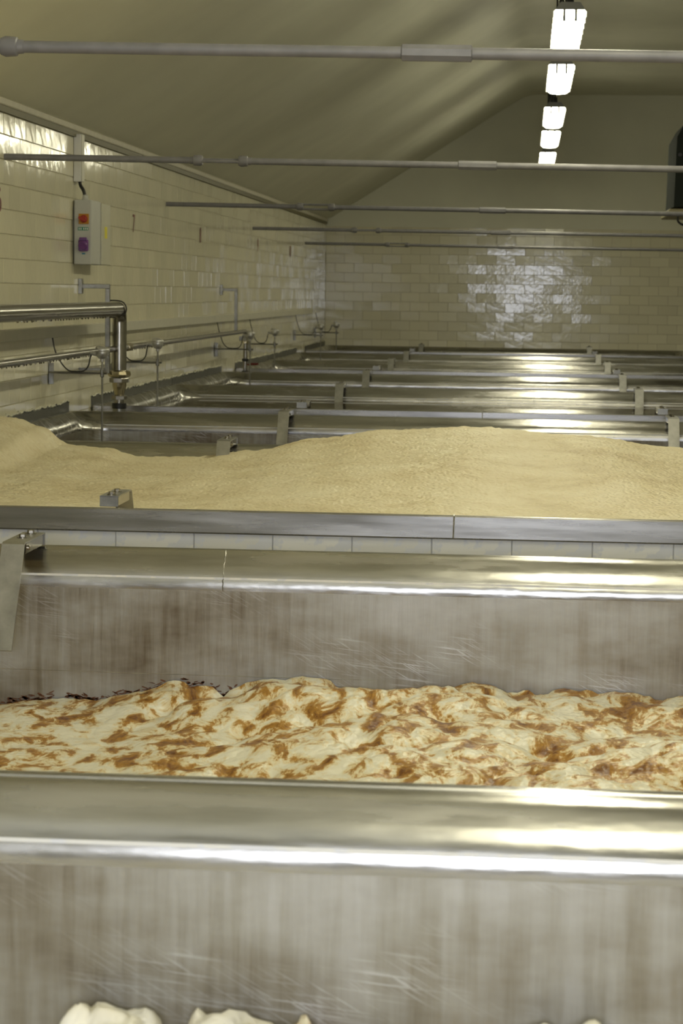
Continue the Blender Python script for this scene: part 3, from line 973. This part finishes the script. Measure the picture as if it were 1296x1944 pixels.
MB().lathe((UX, UY, 0.79), (0, 0, -1), [(0, 0.05), (0.002, 0.056), (0.04, 0.056), (0.044, 0.05)], 20).build('rubber_collar', 'black', t, og, smooth=True)
MB().lathe((UX, UY, 0.746), (0, 0, -1), [(0, 0.05), (0.15, 0.05)], 20).build('spigot', 'satin', t, og, smooth=True)
ub = MB().tube(spline([(UX - 0.10, UY - 0.06, UZ + 0.065), (UX, UY - 0.06, UZ + 0.063), (UX + 0.045, UY - 0.06, UZ + 0.045), (UX + 0.064, UY - 0.06, UZ), (UX + 0.045, UY - 0.06, UZ - 0.045), (UX, UY - 0.06, UZ - 0.063), (UX - 0.10, UY - 0.06, UZ - 0.065)]), 0.006, 6)
ub.build('u_bolt', 'cable', t, og, smooth=True)
def drips(y0, y1, x, z, r, t, og):
    d = MB()
    y = y0
    while y < y1:
        rr = random.uniform(0.003, 0.007)
        d.lathe((x + random.uniform(-0.01, 0.01), y, z - r - 0.003), (0, 0, -1), [(-0.004, rr * 0.8), (0.0, rr), (rr, rr * 0.5)], 6)
        y += random.uniform(0.03, 0.09)
    d.build('condensation', 'bright', t, og, smooth=True)['kind'] = 'stuff'
drips(13.5, 16.8, UX, UZ, UR, t, og)

# thin pipe
LX, LZ, LR, LY = -3.165, 1.208, 0.024, 25.05
og = (LX, LY, 0.60)
t = thing('drop_pipe', og, 'thin steel pipe along the wall turning down at its far end', 'pipe')
MB().tube([(LX, 0.6, LZ), (LX, LY - 0.06, LZ)], LR, 16).build('horizontal_run', 'bright', t, og, smooth=True)
MB().tube([(LX, LY - 0.06 + 0.06 * math.sin(a), LZ - 0.06 + 0.06 * math.cos(a)) for a in [math.radians(9 * k) for k in range(11)]], LR, 16).build('elbow', 'bright', t, og, smooth=True)
MB().tube([(LX, LY, LZ - 0.06), (LX, LY, 0.60)], LR, 16).build('vertical_run', 'bright', t, og, smooth=True)
for z in (1.10, 0.90, 0.76):
    MB().lathe((LX, LY, z), (0, 0, -1), [(0, 0.03), (0.004, 0.038), (0.03, 0.038), (0.034, 0.03)], 8).build('union_nut', 'black' if z < 1 else 'brass', t, og)
hd = MB().tube([(LX, LY, 0.83), (LX + 0.10, LY, 0.83), (LX + 0.15, LY, 0.835)], 0.008, 8)
hd.bbox(LX + 0.06, LX + 0.15, LY - 0.01, LY + 0.01, 0.835, 0.85, 0.003)
hd.build('valve_handle', 'number', t, og)
MB().bbox(LX - 0.02, LX + 0.02, LY - 0.4, LY - 0.06, LZ - 0.10, LZ - 0.05, 0.004).build('saddle', 'satin', t, og)
MB().lathe((LX, 17.5, LZ), (0, 1, 0), [(0, 0.026), (0.004, 0.032), (0.16, 0.032), (0.164, 0.026)], 12).build('union_nut', 'brass', t, og)
drips(13.0, 16.5, LX, LZ, LR, t, og)
drips(17.0, 19.5, LX, LZ, LR, t, og)

# temperature probes
def probe(x, y, zh, za, zb, label, short=False):
    og = (x, y, zb)
    t = thing('temperature_probe', og, label, 'probe', 'temperature probes along the wall')
    hm = MB().lathe((x, y, zh - 0.045), (0, 0, 1), [(-0.02, 0.016), (0.0, 0.017), (0.004, 0.030), (0.03, 0.046), (0.055, 0.048), (0.06, 0.044)], 16)
    hm.lathe((x, y, zh + 0.016), (0.25, 0, 1), [(0, 0.052), (0.014, 0.052), (0.022, 0.045), (0.028, 0.02)], 16)
    hm.build('sensor_head', 'alu', t, og, smooth=True, angle=50)
    MB().lathe((x - 0.04, y, zh - 0.008), (-1, 0, 0.1), [(0, 0.018), (0.025, 0.018), (0.028, 0.014), (0.045, 0.013)], 10).build('cable_gland', 'alu', t, og)
    MB().tube([(x, y, zh - 0.06), (x, y, zb)], 0.0075, 8).build('stem', 'satin', t, og, smooth=True)
    MB().lathe((x, y, za + 0.03), (0, 0, -1), [(0, 0.010), (0.005, 0.015), (0.055, 0.015), (0.06, 0.010)], 8).build('clamp', 'satin', t, og)
    MB().tube([(WX + 0.006, y, za), (x + 0.035, y, za)], 0.0085, 8).build('arm', 'satin', t, og, smooth=True)
    MB().bbox(WX + 0.001, WX + 0.040, y - 0.003, y + 0.003, za - 0.085, za + 0.07, 0.001).bbox(WX + 0.001, WX + 0.006, y - 0.003, y + 0.04, za - 0.085, za + 0.07, 0.001).build('wall_plate', 'satin', t, og)
    MB().tube(spline([(WX + 0.03, y + 0.0, 1.318), (WX + 0.055, y - 0.02, 1.22), (WX + 0.10, y - 0.02, za + 0.07), (WX + 0.15, y - 0.015, za + 0.018), (WX + 0.20, y - 0.015, za + 0.010), (x - 0.17, y - 0.015, za + 0.010), (x - 0.13, y - 0.012, za + 0.016),
                      (x - 0.10, y - 0.012, za + 0.05), (x - 0.088, y, zh - 0.04), (x - 0.075, y, zh - 0.002)]), 0.0055, 6).build('cable', 'cable', t, og, smooth=True)
probe(-3.035, 15.80, 1.212, 1.064, 0.42, 'temperature probe dipping into the brown-stained open tank')
probe(-3.048, 18.30, 1.222, 1.064, 0.56, 'temperature probe dipping into the brimming tank')
probe(-3.03, 24.40, 1.180, 1.02, 0.45, 'temperature probe beside the thin drop pipe')
probe(-3.085, 27.30, 1.160, 1.01, 0.45, 'temperature probe in the tank behind the thin drop pipe')
probe(-3.02, 32.8, 1.145, 1.02, 0.45, 'temperature probe in the second tank from the back wall')
probe(-3.06, 36.0, 1.125, 1.0, 0.45, 'temperature probe in the tank at the back wall')

# ------------------------------------------------------------------ hanging cooler unit at the right
og = (2.1, 24.0, 2.6)
t = thing('air_cooler', og, 'dark air cooler hanging from the ceiling above the tanks', 'air cooler')
c = MB()
pr = [(1.55, 2.62), (1.565, 3.36), (1.64, 3.50), (2.75, 3.50), (2.75, 2.62)]
k = len(pr)
c.add([(x, y, z) for y in (24.0, 25.4) for x, z in pr], [list(range(k))[::-1], list(range(k, 2 * k))] + [(i, (i + 1) % k, k + (i + 1) % k, k + i) for i in range(k)])
c.build('housing', 'cooler', t, og)
fan = MB()
for r in (0.12, 0.2, 0.28, 0.36):
    fan.tube([(2.15 + r * math.cos(a), 23.985, 3.05 + r * math.sin(a)) for a in [2 * math.pi * q / 24 for q in range(25)]], 0.006, 5, False)
fan.build('fan_grille', 'black', t, og, smooth=True)
MB().bbox(1.50, 2.80, 23.98, 25.42, 2.53, 2.60, 0.01).build('drain_pan', 'cooler_pan', t, og)
MB().lathe((1.60, 23.99, 3.17), (0, -1, 0), [(0, 0.022), (0.01, 0.02)], 10).build('bolt', 'black', t, og)
MB().tube(spline([(1.60, 24.02, 2.54), (1.60, 24.02, 2.47), (1.66, 24.02, 2.43), (1.73, 24.02, 2.45), (1.76, 24.02, 2.54)]), 0.012, 8).build('drain_hose', 'black', t, og, smooth=True)
for x in (1.75, 2.6):
    for y in (24.15, 25.25):
        MB().tube([(x, y, 3.49), (x, y, CEIL - 0.002)], 0.008, 6).build('hanger_rod', 'housing', t, og)
